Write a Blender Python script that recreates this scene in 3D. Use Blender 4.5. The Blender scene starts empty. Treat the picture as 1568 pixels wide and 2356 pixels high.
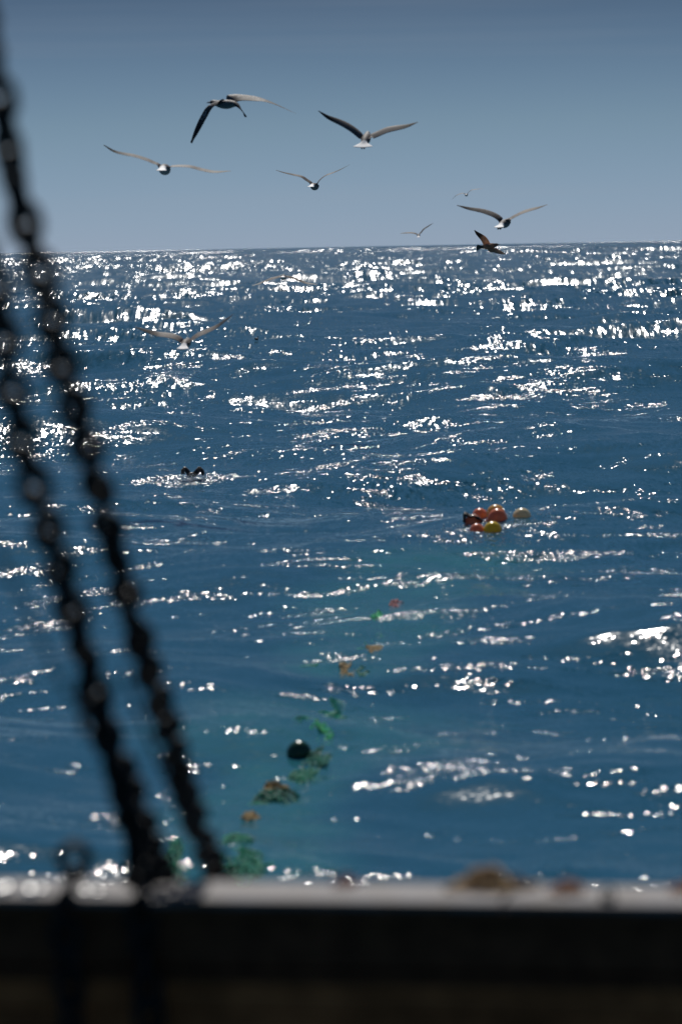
import bpy, bmesh, math, random
import numpy as np
from mathutils import Vector, Matrix, Quaternion, noise as mnoise

S = bpy.context.scene
COL = S.collection
rnd = random.Random(7)

# ------------------------------------------------------------------ camera
F_PX = 135.0 / 36.0 * 2356.0          # focal length in pixels of a 1568 x 2356 frame
CAM_Z = 4.0
PITCH = math.radians(-4.012)
ROLL = math.radians(1.08)
cam_data = bpy.data.cameras.new('camera')
cam_data.sensor_fit = 'VERTICAL'
cam_data.sensor_height = 36.0
cam_data.sensor_width = 24.0
cam_data.lens = 135.0
cam_data.clip_start = 0.1
cam_data.clip_end = 80000.0
cam_data.dof.use_dof = True
cam_data.dof.focus_distance = 95.0
cam_data.dof.aperture_fstop = 2.35
cam_data.dof.aperture_blades = 0
cam = bpy.data.objects.new('camera', cam_data)
COL.objects.link(cam)
R_CAM = (Matrix.Rotation(math.radians(90) + PITCH, 4, 'X') @ Matrix.Rotation(-ROLL, 4, 'Z'))
cam.matrix_world = Matrix.Translation((0, 0, CAM_Z)) @ R_CAM
S.camera = cam
R3 = R_CAM.to_3x3()
CR, CU, CF = R3 @ Vector((1, 0, 0)), R3 @ Vector((0, 1, 0)), R3 @ Vector((0, 0, -1))

def ray(x, y):
    return CF + CR * ((x - 784.0) / F_PX) + CU * ((1178.0 - y) / F_PX)

def at(x, y, depth):
    return Vector((0, 0, CAM_Z)) + ray(x, y) * depth

def at_z(x, y, z):
    d = ray(x, y)
    return Vector((0, 0, CAM_Z)) + d * ((z - CAM_Z) / d.z)

# ------------------------------------------------------------------ sky, sun, exposure
SUN_EL, SUN_AZ = math.radians(46.0), math.radians(-4.0)      # azimuth from +Y, negative to the left
W = bpy.data.worlds.new('World')
S.world = W
W.use_nodes = True
wn, wl = W.node_tree.nodes, W.node_tree.links
wn.clear()
w_out = wn.new('ShaderNodeOutputWorld')
w_bg = wn.new('ShaderNodeBackground')
sky = wn.new('ShaderNodeTexSky')
sky.sky_type = 'NISHITA'
sky.sun_disc = False
sky.sun_elevation = SUN_EL
sky.sun_rotation = SUN_AZ
sky.altitude = 0.0
sky.air_density = 0.6
sky.dust_density = 0.2
sky.ozone_density = 10.0
w_bg.inputs['Strength'].default_value = 0.05
# deepens evenly from the pale horizon to a dark clear blue overhead
w_tc = wn.new('ShaderNodeTexCoord')
w_sep = wn.new('ShaderNodeSeparateXYZ'); wl.new(w_tc.outputs['Generated'], w_sep.inputs[0])
w_rp = wn.new('ShaderNodeValToRGB')
els = w_rp.color_ramp.elements
els[0].position, els[0].color = 0.0, (0.86, 0.91, 1.06, 1)
els[1].position, els[1].color = 0.40, (0.92, 1.0, 0.95, 1)
for p_, c_ in ((0.03, (0.76, 0.76, 0.74, 1)), (0.066, (0.44, 0.42, 0.405, 1)), (0.105, (0.50, 0.46, 0.42, 1)), (0.2, (0.66, 0.68, 0.58, 1)), (1.0, (1.3, 1.4, 1.3, 1))):
    e_ = els.new(p_); e_.color = c_
wl.new(w_sep.outputs[2], w_rp.inputs['Fac'])
w_hs = wn.new('ShaderNodeMix'); w_hs.data_type = 'RGBA'; w_hs.blend_type = 'MULTIPLY'
w_hs.inputs['Factor'].default_value = 1.0
wl.new(sky.outputs[0], w_hs.inputs['A'])
wl.new(w_rp.outputs['Color'], w_hs.inputs['B'])
# barely visible streaks of high cirrus
w_map = wn.new('ShaderNodeMapping'); w_map.inputs['Scale'].default_value = (2.2, 2.2, 70.0); w_map.inputs['Rotation'].default_value = (0, 0.006, 0)
wl.new(w_tc.outputs['Generated'], w_map.inputs['Vector'])
w_nz = wn.new('ShaderNodeTexNoise'); w_nz.inputs['Scale'].default_value = 1.6; w_nz.inputs['Detail'].default_value = 3.0
wl.new(w_map.outputs[0], w_nz.inputs['Vector'])
w_mr = wn.new('ShaderNodeMapRange'); w_mr.inputs['From Min'].default_value = 0.55; w_mr.inputs['From Max'].default_value = 0.8
w_mr.inputs['To Max'].default_value = 0.10
wl.new(w_nz.outputs['Fac'], w_mr.inputs['Value'])
w_ci = wn.new('ShaderNodeMix'); w_ci.data_type = 'RGBA'
w_ci.inputs['B'].default_value = (6.5, 7.0, 8.0, 1)
wl.new(w_mr.outputs[0], w_ci.inputs['Factor'])
wl.new(w_hs.outputs['Result'], w_ci.inputs['A'])
wl.new(w_ci.outputs['Result'], w_bg.inputs['Color'])
wl.new(w_bg.outputs[0], w_out.inputs[0])

sun_d = bpy.data.lights.new('sun', 'SUN')
sun_d.energy = 4.2
sun_d.angle = math.radians(0.53)
sun_d.color = (1.0, 0.96, 0.9)
sun = bpy.data.objects.new('sun', sun_d)
COL.objects.link(sun)
to_sun = Vector((math.sin(SUN_AZ) * math.cos(SUN_EL), math.cos(SUN_AZ) * math.cos(SUN_EL), math.sin(SUN_EL)))
sun.rotation_euler = to_sun.to_track_quat('Z', 'Y').to_euler()
sun.location = (0, 0, 60)

S.view_settings.view_transform = 'Standard'
S.view_settings.look = 'None'
S.view_settings.exposure = 0.0
S.view_settings.gamma = 1.0
S.view_settings.use_curve_mapping = False
S.render.engine = 'CYCLES'
S.cycles.use_denoising = True
S.cycles.max_bounces = 6
S.cycles.sample_clamp_indirect = 8.0
S.cycles.sample_clamp_direct = 120.0

# ------------------------------------------------------------------ helpers
def tag(o, label=None, cat=None, group=None, kind=None):
    if label: o['label'] = label
    if cat: o['category'] = cat
    if group: o['group'] = group
    if kind: o['kind'] = kind
    return o

def empty(name, loc):
    o = bpy.data.objects.new(name, None)
    o.empty_display_size = 0.1
    o.location = loc
    COL.objects.link(o)
    return o

class MB:
    """collects vertices and faces (world coordinates) for one mesh object"""
    def __init__(self):
        self.v, self.f = [], []
    def add(self, vs, fs):
        b = len(self.v)
        self.v.extend([tuple(p) for p in vs])
        self.f.extend([tuple(i + b for i in f) for f in fs])
    def tube(self, pts, r, sides=6, closed=False, r2=None):
        pts = [Vector(p) for p in pts]
        n = len(pts)
        vs, fs = [], []
        up = Vector((0.13, 0.21, 0.97)).normalized()
        for i, p in enumerate(pts):
            if closed:
                t = pts[(i + 1) % n] - pts[i - 1]
            else:
                t = pts[min(i + 1, n - 1)] - pts[max(i - 1, 0)]
            if t.length < 1e-9: t = Vector((0, 0, 1))
            t.normalize()
            a = t.cross(up)
            if a.length < 1e-4: a = t.cross(Vector((1, 0, 0)))
            a.normalize()
            b = t.cross(a)
            rr = r if r2 is None else r + (r2 - r) * i / max(1, n - 1)
            for k in range(sides):
                q = 2 * math.pi * k / sides
                vs.append(p + a * (math.cos(q) * rr) + b * (math.sin(q) * rr))
        m = n if closed else n - 1
        for i in range(m):
            j = (i + 1) % n
            for k in range(sides):
                k2 = (k + 1) % sides
                fs.append((i * sides + k, i * sides + k2, j * sides + k2, j * sides + k))
        if not closed:
            fs.append(tuple(range(sides)))
            fs.append(tuple(reversed(range((n - 1) * sides, n * sides))))
        self.add(vs, fs)
    def hexa(self, c):
        """box from 8 corners: bottom loop 0-3, top loop 4-7"""
        self.add(c, [(3, 2, 1, 0), (4, 5, 6, 7), (0, 1, 5, 4), (1, 2, 6, 5), (2, 3, 7, 6), (3, 0, 4, 7)])
    def build(self, name, mat, parent=None, smooth=True, origin=None):
        me = bpy.data.meshes.new(name)
        org = Vector(origin) if origin is not None else Vector((0, 0, 0))
        if parent is not None and origin is None:
            org = parent.location.copy()
            p = parent.parent
            while p is not None:
                org += p.location; p = p.parent
        me.from_pydata([tuple(Vector(p) - org) for p in self.v], [], self.f)
        me.update()
        if smooth:
            me.polygons.foreach_set('use_smooth', [True] * len(me.polygons))
        if mat: me.materials.append(mat)
        o = bpy.data.objects.new(name, me)
        COL.objects.link(o)
        if parent is not None: o.parent = parent
        else: o.location = org
        return o

def catmull(pts, n):
    """n points evenly spaced along a Catmull-Rom curve through pts"""
    P = [Vector(p) for p in pts]
    P = [P[0] * 2 - P[1]] + P + [P[-1] * 2 - P[-2]]
    out = []
    for i in range(1, len(P) - 2):
        for k in range(16):
            t = k / 16
            a, b, c, d = P[i - 1], P[i], P[i + 1], P[i + 2]
            out.append(0.5 * ((2 * b) + (c - a) * t + (2 * a - 5 * b + 4 * c - d) * t * t + (3 * b - a - 3 * c + d) * t ** 3))
    out.append(P[-2])
    L = [0.0]
    for i in range(1, len(out)): L.append(L[-1] + (out[i] - out[i - 1]).length)
    res, j = [], 0
    for i in range(n):
        s = L[-1] * i / (n - 1)
        while j < len(L) - 2 and L[j + 1] < s: j += 1
        w = (s - L[j]) / max(1e-9, L[j + 1] - L[j])
        res.append(out[j].lerp(out[j + 1], min(1, w)))
    return res

def mat_simple(name, col, rough=0.5, metal=0.0, var=0.25, scale=20.0, col2=None, bump=0.0, coat=0.0, trans=0.0, spec=0.5):
    m = bpy.data.materials.new(name)
    m.use_nodes = True
    n, l = m.node_tree.nodes, m.node_tree.links
    b = n['Principled BSDF']
    tc = n.new('ShaderNodeTexCoord')
    nz = n.new('ShaderNodeTexNoise')
    nz.inputs['Scale'].default_value = scale
    nz.inputs['Detail'].default_value = 5.0
    l.new(tc.outputs['Object'], nz.inputs['Vector'])
    rp = n.new('ShaderNodeValToRGB')
    c2 = col2 or tuple(c * (1 - var) for c in col)
    rp.color_ramp.elements[0].position = 0.35
    rp.color_ramp.elements[1].position = 0.65
    rp.color_ramp.elements[0].color = (*c2, 1)
    rp.color_ramp.elements[1].color = (*col, 1)
    l.new(nz.outputs['Fac'], rp.inputs['Fac'])
    l.new(rp.outputs['Color'], b.inputs['Base Color'])
    mr = n.new('ShaderNodeMapRange')
    mr.inputs['To Min'].default_value = max(0.02, rough - 0.12)
    mr.inputs['To Max'].default_value = min(1, rough + 0.12)
    l.new(nz.outputs['Fac'], mr.inputs['Value'])
    l.new(mr.outputs[0], b.inputs['Roughness'])
    b.inputs['Metallic'].default_value = metal
    b.inputs['Coat Weight'].default_value = coat
    b.inputs['Specular IOR Level'].default_value = spec
    if trans:
        tl = n.new('ShaderNodeBsdfTranslucent'); l.new(rp.outputs['Color'], tl.inputs['Color'])
        mx = n.new('ShaderNodeMixShader'); mx.inputs['Fac'].default_value = trans
        l.new(b.outputs[0], mx.inputs[1]); l.new(tl.outputs[0], mx.inputs[2])
        l.new(mx.outputs[0], n['Material Output'].inputs['Surface'])
    if bump:
        bp = n.new('ShaderNodeBump')
        bp.inputs['Strength'].default_value = bump
        bp.inputs['Distance'].default_value = 0.01
        l.new(nz.outputs['Fac'], bp.inputs['Height'])
        l.new(bp.outputs[0], b.inputs['Normal'])
    return m

# ------------------------------------------------------------------ the sea
wr = np.random.RandomState(23)
WAVES = []
def band(lmin, lmax, n, slope, spread, main):
    """n wave trains with wavelengths lmin..lmax and a shared rms slope"""
    for i in range(n):
        lam = math.exp(math.log(lmin) + (math.log(lmax) - math.log(lmin)) * (i + wr.rand()) / n)
        k = 2 * math.pi / lam
        a = slope * math.sqrt(2.0 / n) / k
        ang = math.radians(main + wr.randn() * spread)
        WAVES.append((k, math.cos(ang), math.sin(ang), a, wr.rand() * 6.2832, lam))
band(14, 28, 9, 0.085, 20, -102)
band(6, 13, 20, 0.078, 34, -95)
band(2.6, 6, 32, 0.085, 46, -92)
band(1.1, 2.6, 40, 0.060, 50, -86)
band(0.45, 1.1, 50, 0.065, 55, -86)

def calm(x, y):
    """the wash the boat leaves behind it flattens the short waves near the stern"""
    d = np.hypot(x, y)
    return CALM_MIN + (1 - CALM_MIN) * np.clip((d - 30.0) / 75.0, 0, 1)
CALM_MIN = 0.75
CALM_W = np.array([1.0 if w[5] < 2.7 else (0.4 if w[5] < 6.0 else 0.0) for w in WAVES])

def sea(x, y, spacing=None):
    """Gerstner surface displacement at rest positions x, y (numpy arrays)"""
    dx = np.zeros_like(x); dy = np.zeros_like(x); dz = np.zeros_like(x)
    miss = np.zeros_like(x)
    cl = calm(x, y).astype(np.float32)
    smin = float(spacing.min())
    for (k, cx, cy, a, ph, lam), cw in zip(WAVES, CALM_W):
        k, cx, cy, a, ph = (np.float32(v) for v in (k, cx, cy, a, ph))
        g = a * (cl if cw == 1.0 else (cl ** np.float32(cw) if cw else np.float32(1.0)))
        if lam / smin < 2.2:
            miss += (g * k) ** 2 * np.float32(0.5)
            continue
        w = np.clip((np.float32(lam) / spacing - np.float32(2.2)) / np.float32(2.2), 0, 1)
        miss += (1 - w * w) * (g * k) ** 2 * np.float32(0.5)
        q = (x * (k * cx) + y * (k * cy)) + ph
        g = w * g
        s, c = np.sin(q), np.cos(q)
        dz += g * c
        s *= g * np.float32(0.8)
        dx -= cx * s
        dy -= cy * s
    return dx, dy, dz, np.sqrt(miss)

WK = np.array([[w[0], w[1], w[2], w[3], w[4]] for w in WAVES]).T
def sea_zs(x, y):
    """surface height at the true positions x, y (arrays)"""
    x, y = np.asarray(x, dtype=np.float64), np.asarray(y, dtype=np.float64)
    X, Y = x.copy(), y.copy()
    am = WK[3][None, :] * calm(x, y)[:, None] ** CALM_W[None, :]
    for _ in range(5):
        q = WK[0] * (X[:, None] * WK[1] + Y[:, None] * WK[2]) + WK[4]
        sn = np.sin(q) * am * 0.8
        X, Y = x + (sn * WK[1]).sum(1), y + (sn * WK[2]).sum(1)
    q = WK[0] * (X[:, None] * WK[1] + Y[:, None] * WK[2]) + WK[4]
    return (np.cos(q) * am).sum(1)

def sea_z(x, y):
    return float(sea_zs([x], [y])[0])

def on_sea(px, py):
    """the point of the sea surface that a sight line first meets"""
    d = ray(px, py)
    t = np.linspace((CAM_Z - 1.1) / -d.z, (CAM_Z + 1.1) / -d.z, 260)
    x, y, z = d.x * t, d.y * t, CAM_Z + d.z * t
    hit = np.nonzero(z <= sea_zs(x, y))[0]
    k = hit[0] if len(hit) else 130
    return Vector((x[k], y[k], z[k]))

rows = np.concatenate([np.linspace(2.0, 13.5, 24),
                       np.exp(np.linspace(math.log(14.0), math.log(1500.0), 1650)),
                       np.exp(np.linspace(math.log(1500.0), math.log(24000.0), 200))[1:]])
dense = np.radians(np.linspace(-10.0, 10.0, 500))
coarse = np.radians(np.concatenate([np.linspace(10.0, 350.0, 76)[1:-1]]))
cols = np.concatenate([dense, coarse])
nr, nc = len(rows), len(cols)
dr = np.gradient(rows)
dth = np.gradient(np.concatenate([cols, [math.radians(350.0)]]))[:nc]
Rg, Tg = np.meshgrid(rows, cols, indexing='ij')
X0 = (Rg * np.sin(Tg)).ravel().astype(np.float32)
Y0 = (Rg * np.cos(Tg)).ravel().astype(np.float32)
SP = np.maximum(dr[:, None] * np.ones(nc)[None, :], rows[:, None] * dth[None, :] * 0.6).ravel().astype(np.float32)
V = np.empty((nr * nc, 3), dtype=np.float32)
MISS = np.empty(nr * nc, dtype=np.float32)
step = nc * 30
for a0 in range(0, nr * nc, step):
    sl = slice(a0, a0 + step)
    dx, dy, dz, ms = sea(X0[sl], Y0[sl], SP[sl])
    V[sl, 0] = X0[sl] + dx; V[sl, 1] = Y0[sl] + dy; V[sl, 2] = dz - (X0[sl] ** 2 + Y0[sl] ** 2) / 12742000.0      # the curve of the earth
    MISS[sl] = ms
ii, jj = np.meshgrid(np.arange(nr - 1), np.arange(nc), indexing='ij')
j2 = (jj + 1) % nc
quads = np.stack([ii * nc + jj, ii * nc + j2, (ii + 1) * nc + j2, (ii + 1) * nc + jj], axis=-1).reshape(-1, 4)
# theta runs clockwise seen from above, so the order is flipped to face upwards
quads = quads[:, ::-1].astype(np.int32)
me = bpy.data.meshes.new('sea')
me.vertices.add(len(V)); me.vertices.foreach_set('co', V.ravel())
me.loops.add(quads.size); me.loops.foreach_set('vertex_index', np.ascontiguousarray(quads).ravel())
me.polygons.add(len(quads))
me.polygons.foreach_set('loop_start', np.arange(0, quads.size, 4, dtype=np.int32))
me.polygons.foreach_set('use_smooth', np.ones(len(quads), dtype=bool))
me.update(calc_edges=True)
at_m = me.attributes.new('miss', 'FLOAT', 'POINT')
at_m.data.foreach_set('value', MISS)
sea_ob = bpy.data.objects.new('sea', me)
COL.objects.link(sea_ob)
tag(sea_ob, 'choppy deep blue sea glittering in the sun out to the horizon', None, None, 'structure')

# spots that stir the water: (x, y, radius)
NET_PIX = [(560, 1990), (560, 1930), (570, 1868), (632, 1822), (700, 1768), (735, 1678), (800, 1535), (852, 1488), (868, 1412), (940, 1370), (1100, 1222)]
net_line = [on_sea(*p) for p in NET_PIX]
splash_at = on_sea(442, 1104)
buoy_mid = on_sea(1125, 1222)

def sea_material():
    m = bpy.data.materials.new('sea_water')
    m.use_nodes = True
    n, l = m.node_tree.nodes, m.node_tree.links
    b = n['Principled BSDF']
    geo = n.new('ShaderNodeNewGeometry')
    pos = geo.outputs['Position']
    def vm(op, a, b2=None, scale=None):
        x = n.new('ShaderNodeVectorMath'); x.operation = op
        for i, q in enumerate((a, b2)):
            if q is None: continue
            if hasattr(q, 'is_output'): l.new(q, x.inputs[i])
            else: x.inputs[i].default_value = q
        if scale is not None:
            if hasattr(scale, 'is_output'): l.new(scale, x.inputs['Scale'])
            else: x.inputs['Scale'].default_value = scale
        return x.outputs['Value'] if op in ('LENGTH', 'DISTANCE', 'DOT_PRODUCT') else x.outputs['Vector']
    def ma(op, a, b2=None, c=None):
        x = n.new('ShaderNodeMath'); x.operation = op
        for i, q in enumerate((a, b2, c)):
            if q is None: continue
            if hasattr(q, 'is_output'): l.new(q, x.inputs[i])
            else: x.inputs[i].default_value = q
        return x.outputs[0]
    def noise(vec, scale, detail=0.0, rough=0.5, off=(0, 0, 0), lac=2.0, dist=0.0):
        x = n.new('ShaderNodeTexNoise')
        x.noise_dimensions = '3D'
        x.inputs['Scale'].default_value = scale
        x.inputs['Detail'].default_value = detail
        x.inputs['Roughness'].default_value = rough
        x.inputs['Lacunarity'].default_value = lac
        x.inputs['Distortion'].default_value = dist
        l.new(vm('ADD', vec, off), x.inputs['Vector'])
        return x
    # crests run across the wind, so ripples are longer in x than in y
    st = vm('MULTIPLY', pos, (0.55, 1.0, 1.0))
    # gust patches and slicks
    gust = noise(vm('MULTIPLY', pos, (0.22, 0.022, 0.0)), 1.0, 4.0, 0.6).outputs['Fac']
    mr = n.new('ShaderNodeMapRange')
    mr.interpolation_type = 'SMOOTHSTEP'
    mr.inputs['From Min'].default_value = 0.36; mr.inputs['From Max'].default_value = 0.64
    mr.inputs['To Min'].default_value = 0.5; mr.inputs['To Max'].default_value = 1.35
    l.new(gust, mr.inputs['Value'])
    dist = vm('LENGTH', vm('MULTIPLY', pos, (1, 1, 0)))
    # the wind freshens away from the lee and wash of the boat
    def far(d0, d1):
        x = n.new('ShaderNodeMapRange')
        x.inputs['From Min'].default_value = d0; x.inputs['From Max'].default_value = d1
        l.new(dist, x.inputs['Value']); return x.outputs[0]
    wind = ma('ADD', ma('ADD', RIP[0], ma('MULTIPLY', far(30, 110), RIP[1])), ma('MULTIPLY', far(90, 450), RIP[2]))
    gust_f = ma('MULTIPLY', mr.outputs[0], wind)
    att = n.new('ShaderNodeAttribute'); att.attribute_name = 'miss'
    miss = att.outputs['Fac']
    # cat's paws: ripples come in short bursts between smooth facets
    paw = noise(vm('MULTIPLY', pos, (0.42, 1.0, 0.0)), 1.7, 4.0, 0.62, (4, 4, 0)).outputs['Fac']
    mp = n.new('ShaderNodeMapRange'); mp.interpolation_type = 'SMOOTHSTEP'
    mp.inputs['From Min'].default_value = 0.47; mp.inputs['From Max'].default_value = 0.66
    mp.inputs['To Min'].default_value = 0.25; mp.inputs['To Max'].default_value = 2.4
    l.new(paw, mp.inputs['Value'])
    paw_f = ma('MULTIPLY', gust_f, mp.outputs[0])
    def slope(scale, detail, rough, off):
        x = noise(st, scale, detail, rough, off)
        return vm('SUBTRACT', x.outputs['Color'], (0.5, 0.5, 0.5))
    s_mid = vm('SCALE', slope(1.1, 2.0, 0.6, (3, 7, 1)), None, ma('MULTIPLY', ma('MULTIPLY', miss, mr.outputs[0]), 7.5))
    s_fine = vm('SCALE', slope(4.0, 2.0, 0.55, (13, 2, 5)), None, ma('MULTIPLY', paw_f, SLOPES[0]))
    s_cap = vm('SCALE', slope(14.0, 1.0, 0.6, (1, 9, 3)), None, ma('MULTIPLY', paw_f, SLOPES[1]))
    s_cap2 = vm('SCALE', slope(42.0, 0.0, 0.6, (6, 1, 8)), None, ma('MULTIPLY', paw_f, SLOPES[2]))
    tot = vm('ADD', vm('ADD', vm('ADD', s_mid, s_fine), s_cap), s_cap2)
    # farther out the small ripples merge into larger facets, longer down the wind
    keep = ma('SUBTRACT', 1.0, ma('MULTIPLY', far(60, 160), FAR_KEEP))
    tot = vm('SCALE', tot, None, keep)
    lg = ma('LOGARITHM', ma('MAXIMUM', ma('DIVIDE', dist, 70.0), 0.3), 2.0)
    facets = None
    for kb in range(7):
        d_ = 70.0 * 2 ** kb
        lx, ly = d_ * FACET[0], d_ * d_ * FACET[1] * max(1.0, d_ / 500.0) ** 0.9
        x = noise(vm('MULTIPLY', pos, (0.5 / lx, 0.5 / ly, 0.0)), 1.0, 2.0, 0.65, (kb * 7.3, kb * 3.1, kb * 1.7))
        w_ = ma('SUBTRACT', 1.0, ma('ABSOLUTE', ma('SUBTRACT', lg, float(kb))))
        if kb == 6: w_ = ma('MINIMUM', ma('SUBTRACT', lg, 5.0), 1.0)
        y = noise(vm('MULTIPLY', pos, (0.5 / (lx * 22), 0.5 / (ly * 7), 0.0)), 1.0, 2.0, 0.6, (kb * 2.3, kb * 5.1, 9.7)).outputs['Fac']
        g_ = n.new('ShaderNodeMapRange'); g_.interpolation_type = 'SMOOTHSTEP'
        g_.inputs['From Min'].default_value = 0.36; g_.inputs['From Max'].default_value = 0.62
        g_.inputs['To Min'].default_value = 0.35; g_.inputs['To Max'].default_value = 1.3
        l.new(y, g_.inputs['Value'])
        v_ = vm('SCALE', vm('SUBTRACT', x.outputs['Color'], (0.5, 0.5, 0.5)), None, ma('MULTIPLY', ma('MAXIMUM', w_, 0.0), g_.outputs[0]))
        facets = v_ if facets is None else vm('ADD', facets, v_)
    tot = vm('ADD', tot, vm('SCALE', facets, None, ma('MULTIPLY', ma('MULTIPLY', mr.outputs[0], FACET[2]), ma('ADD', 0.52, ma('MULTIPLY', far(50, 230), 0.48)))))
    # water churned by the splashing bird and around the floats
    def near(c, r):
        d = vm('DISTANCE', pos, (c.x, c.y, c.z))
        x = n.new('ShaderNodeMapRange'); x.interpolation_type = 'SMOOTHSTEP'
        x.inputs['From Min'].default_value = r; x.inputs['From Max'].default_value = r * 0.35
        l.new(d, x.inputs['Value'])
        return x.outputs[0]
    def trail_mask():
        trail = None
        for i in range(len(net_line) - 1):
            p, q = net_line[i], net_line[i + 1]
            for t in (0.0, 0.5):
                c = p.lerp(q, t)
                r = 0.55 + (q - p).length * 0.30
                v = near(c, min(r, 1.9))
                trail = v if trail is None else ma('MAXIMUM', trail, v)
        return trail
    stir = ma('ADD', near(splash_at, 1.3), ma('MULTIPLY', near(buoy_mid, 1.6), 0.40))
    stir = ma('ADD', stir, ma('MULTIPLY', trail_mask(), 0.16))
    s_stir = vm('SCALE', slope(16.0, 2.0, 0.6, (5, 5, 8)), None, ma('MULTIPLY', stir, 3.0))
    tot = vm('ADD', tot, s_stir)
    st_ = n.new('ShaderNodeSeparateXYZ'); l.new(tot, st_.inputs[0])
    s_2 = st_.outputs[2]
    tot = vm('MULTIPLY', tot, (0.85, 1.0, 0.0))
    # slope of the sheet itself (towards the side it faces) plus the ripples on it
    sn = n.new('ShaderNodeSeparateXYZ'); l.new(geo.outputs['Normal'], sn.inputs[0])
    tot = vm('ADD', tot, vm('MULTIPLY', vm('SCALE', geo.outputs['Normal'], None, ma('DIVIDE', 1.0, ma('MAXIMUM', sn.outputs[2], 0.2))), (1, 1, 0)))
    # ripples that face away at a grazing view hide behind those that face it
    inc = geo.outputs['Incoming']
    si = n.new('ShaderNodeSeparateXYZ'); l.new(inc, si.inputs[0])
    hdir = vm('NORMALIZE', vm('MULTIPLY', inc, (1, 1, 0)))
    te = ma('DIVIDE', ma('MAXIMUM', si.outputs[2], 0.001), ma('MAXIMUM', vm('LENGTH', vm('MULTIPLY', inc, (1, 1, 0))), 0.05))
    sh_ = vm('DOT_PRODUCT', tot, hdir)
    sv = ma('ADD', sh_, te)
    graz = ma('DIVIDE', 0.02, ma('ADD', 0.02, ma('MULTIPLY', te, te)))
    fold = ma('SUBTRACT', ma('SUBTRACT', ma('SQRT', ma('ADD', ma('MULTIPLY', sv, sv), ma('MULTIPLY', ma('MULTIPLY', s_2, s_2), graz))), te), sh_)
    tot = vm('ADD', tot, vm('SCALE', hdir, None, fold))
    nor = vm('NORMALIZE', vm('ADD', tot, (0, 0, 1)))
    l.new(nor, b.inputs['Normal'])
    # water colour: deep blue, greener where the wash along the net is aerated
    trail = trail_mask()
    tn = noise(pos, 1.3, 3.0, 0.6, (2, 2, 2)).outputs['Fac']
    trail = ma('MULTIPLY', trail, ma('MULTIPLY', tn, 1.1))
    mix = n.new('ShaderNodeMix'); mix.data_type = 'RGBA'
    mix.inputs['A'].default_value = (*WATER, 1)
    mix.inputs['B'].default_value = (*WASH, 1)
    l.new(trail, mix.inputs['Factor'])
    l.new(mix.outputs['Result'], b.inputs['Base Color'])
    l.new(ma('ADD', SEA_ROUGH, ma('MULTIPLY', far(60, 380), 0.10)), b.inputs['Roughness'])
    b.inputs['IOR'].default_value = 1.333
    return m
SLOPES = (0.6, 0.8, 0.8)
RIP = (0.76, 0.06, 0.4)
FACET = (6.0e-4, 0.28e-4, 1.75)
FAR_KEEP = 0.7
WATER, WASH = (0.011, 0.076, 0.124), (0.026, 0.145, 0.160)
SEA_ROUGH = 0.075
sea_ob.data.materials.append(sea_material())

# ------------------------------------------------------------------ the boat
M_rail = mat_simple('worn_pale_rail_paint', (0.20, 0.192, 0.195), 0.7, 0, 0.35, 9.0, (0.12, 0.105, 0.095), 0.25, spec=0.25)
M_black = mat_simple('black_bulwark_paint', (0.16, 0.062, 0.03), 0.7, 0, 0.4, 12.0, spec=0.1)
M_brown = mat_simple('dark_brown_planking', (0.50, 0.16, 0.055), 0.7, 0, 0.5, 7.0, spec=0.1)
RAIL_Z = 2.27
a = at_z(-3500, 2020, RAIL_Z); b_ = at_z(4200, 2114.4, RAIL_Z)
ax = (b_ - a); ax.z = 0; ax.normalize()
out = Vector((-ax.y, ax.x, 0))                       # away from the camera, over the side
boat = empty('fishing_boat', (a + b_) * 0.5 + Vector((0, 0, -1.1)))
tag(boat, 'fishing boat side with a pale top rail over black and brown inner planking', 'boat')
UPV = Vector((0, 0, 1))
LEN = (b_ - a).length
def bar(s0, s1, d0, d1, z0, z1):
    """corners of a box along the rail: s along it, d outwards, z up from the rail top"""
    def P(s, d, z): return a + ax * s + out * d + UPV * z
    return [P(s0, d0, z0), P(s1, d0, z0), P(s1, d1, z0), P(s0, d1, z0),
            P(s0, d0, z1), P(s1, d0, z1), P(s1, d1, z1), P(s0, d1, z1)]
def soft_box(name, c, mat, parent, bev=0.006):
    m = MB(); m.hexa(c)
    o = m.build(name, mat, parent, smooth=False)
    md = o.modifiers.new('bevel', 'BEVEL'); md.width = bev; md.segments = 2
    return o
# cap rail in three butted lengths, worn along the inner edge
s = 0.0
cuts = [0.0, LEN * 0.27, LEN * 0.485, LEN * 0.642, LEN * 0.83, LEN]
for i in range(5):
    soft_box('cap_rail', bar(cuts[i] + 0.002, cuts[i + 1] - 0.002, 0.0, 0.30, -0.022, 0.0), M_rail, boat, 0.009)
soft_box('cap_shade_strip', bar(0, LEN, 0.006, 0.29, -0.046, -0.023), M_black, boat, 0.004)  # dark strip standing in for shade on the cap's backlit lower edge
# inner planking: a broad black strake under the rail, then narrower brown ones
zt = -0.045
for h, mm in ((0.155, M_black), (0.012, M_black), (0.085, M_brown), (0.085, M_brown), (0.10, M_brown), (0.12, M_brown), (0.12, M_brown)):
    if h < 0.02:
        soft_box('rubbing_strip', bar(0, LEN, 0.045, 0.10, zt - h - 0.02, zt - 0.002), M_black, boat, 0.004)
        zt -= h + 0.02
    else:
        soft_box('plank', bar(0, LEN, 0.06, 0.10, zt - h + 0.003, zt - 0.001), mm, boat, 0.005)
        zt -= h
soft_box('hull_side', bar(0, LEN, 0.105, 0.22, -2.6, -0.047), M_black, boat, 0.01)

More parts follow.
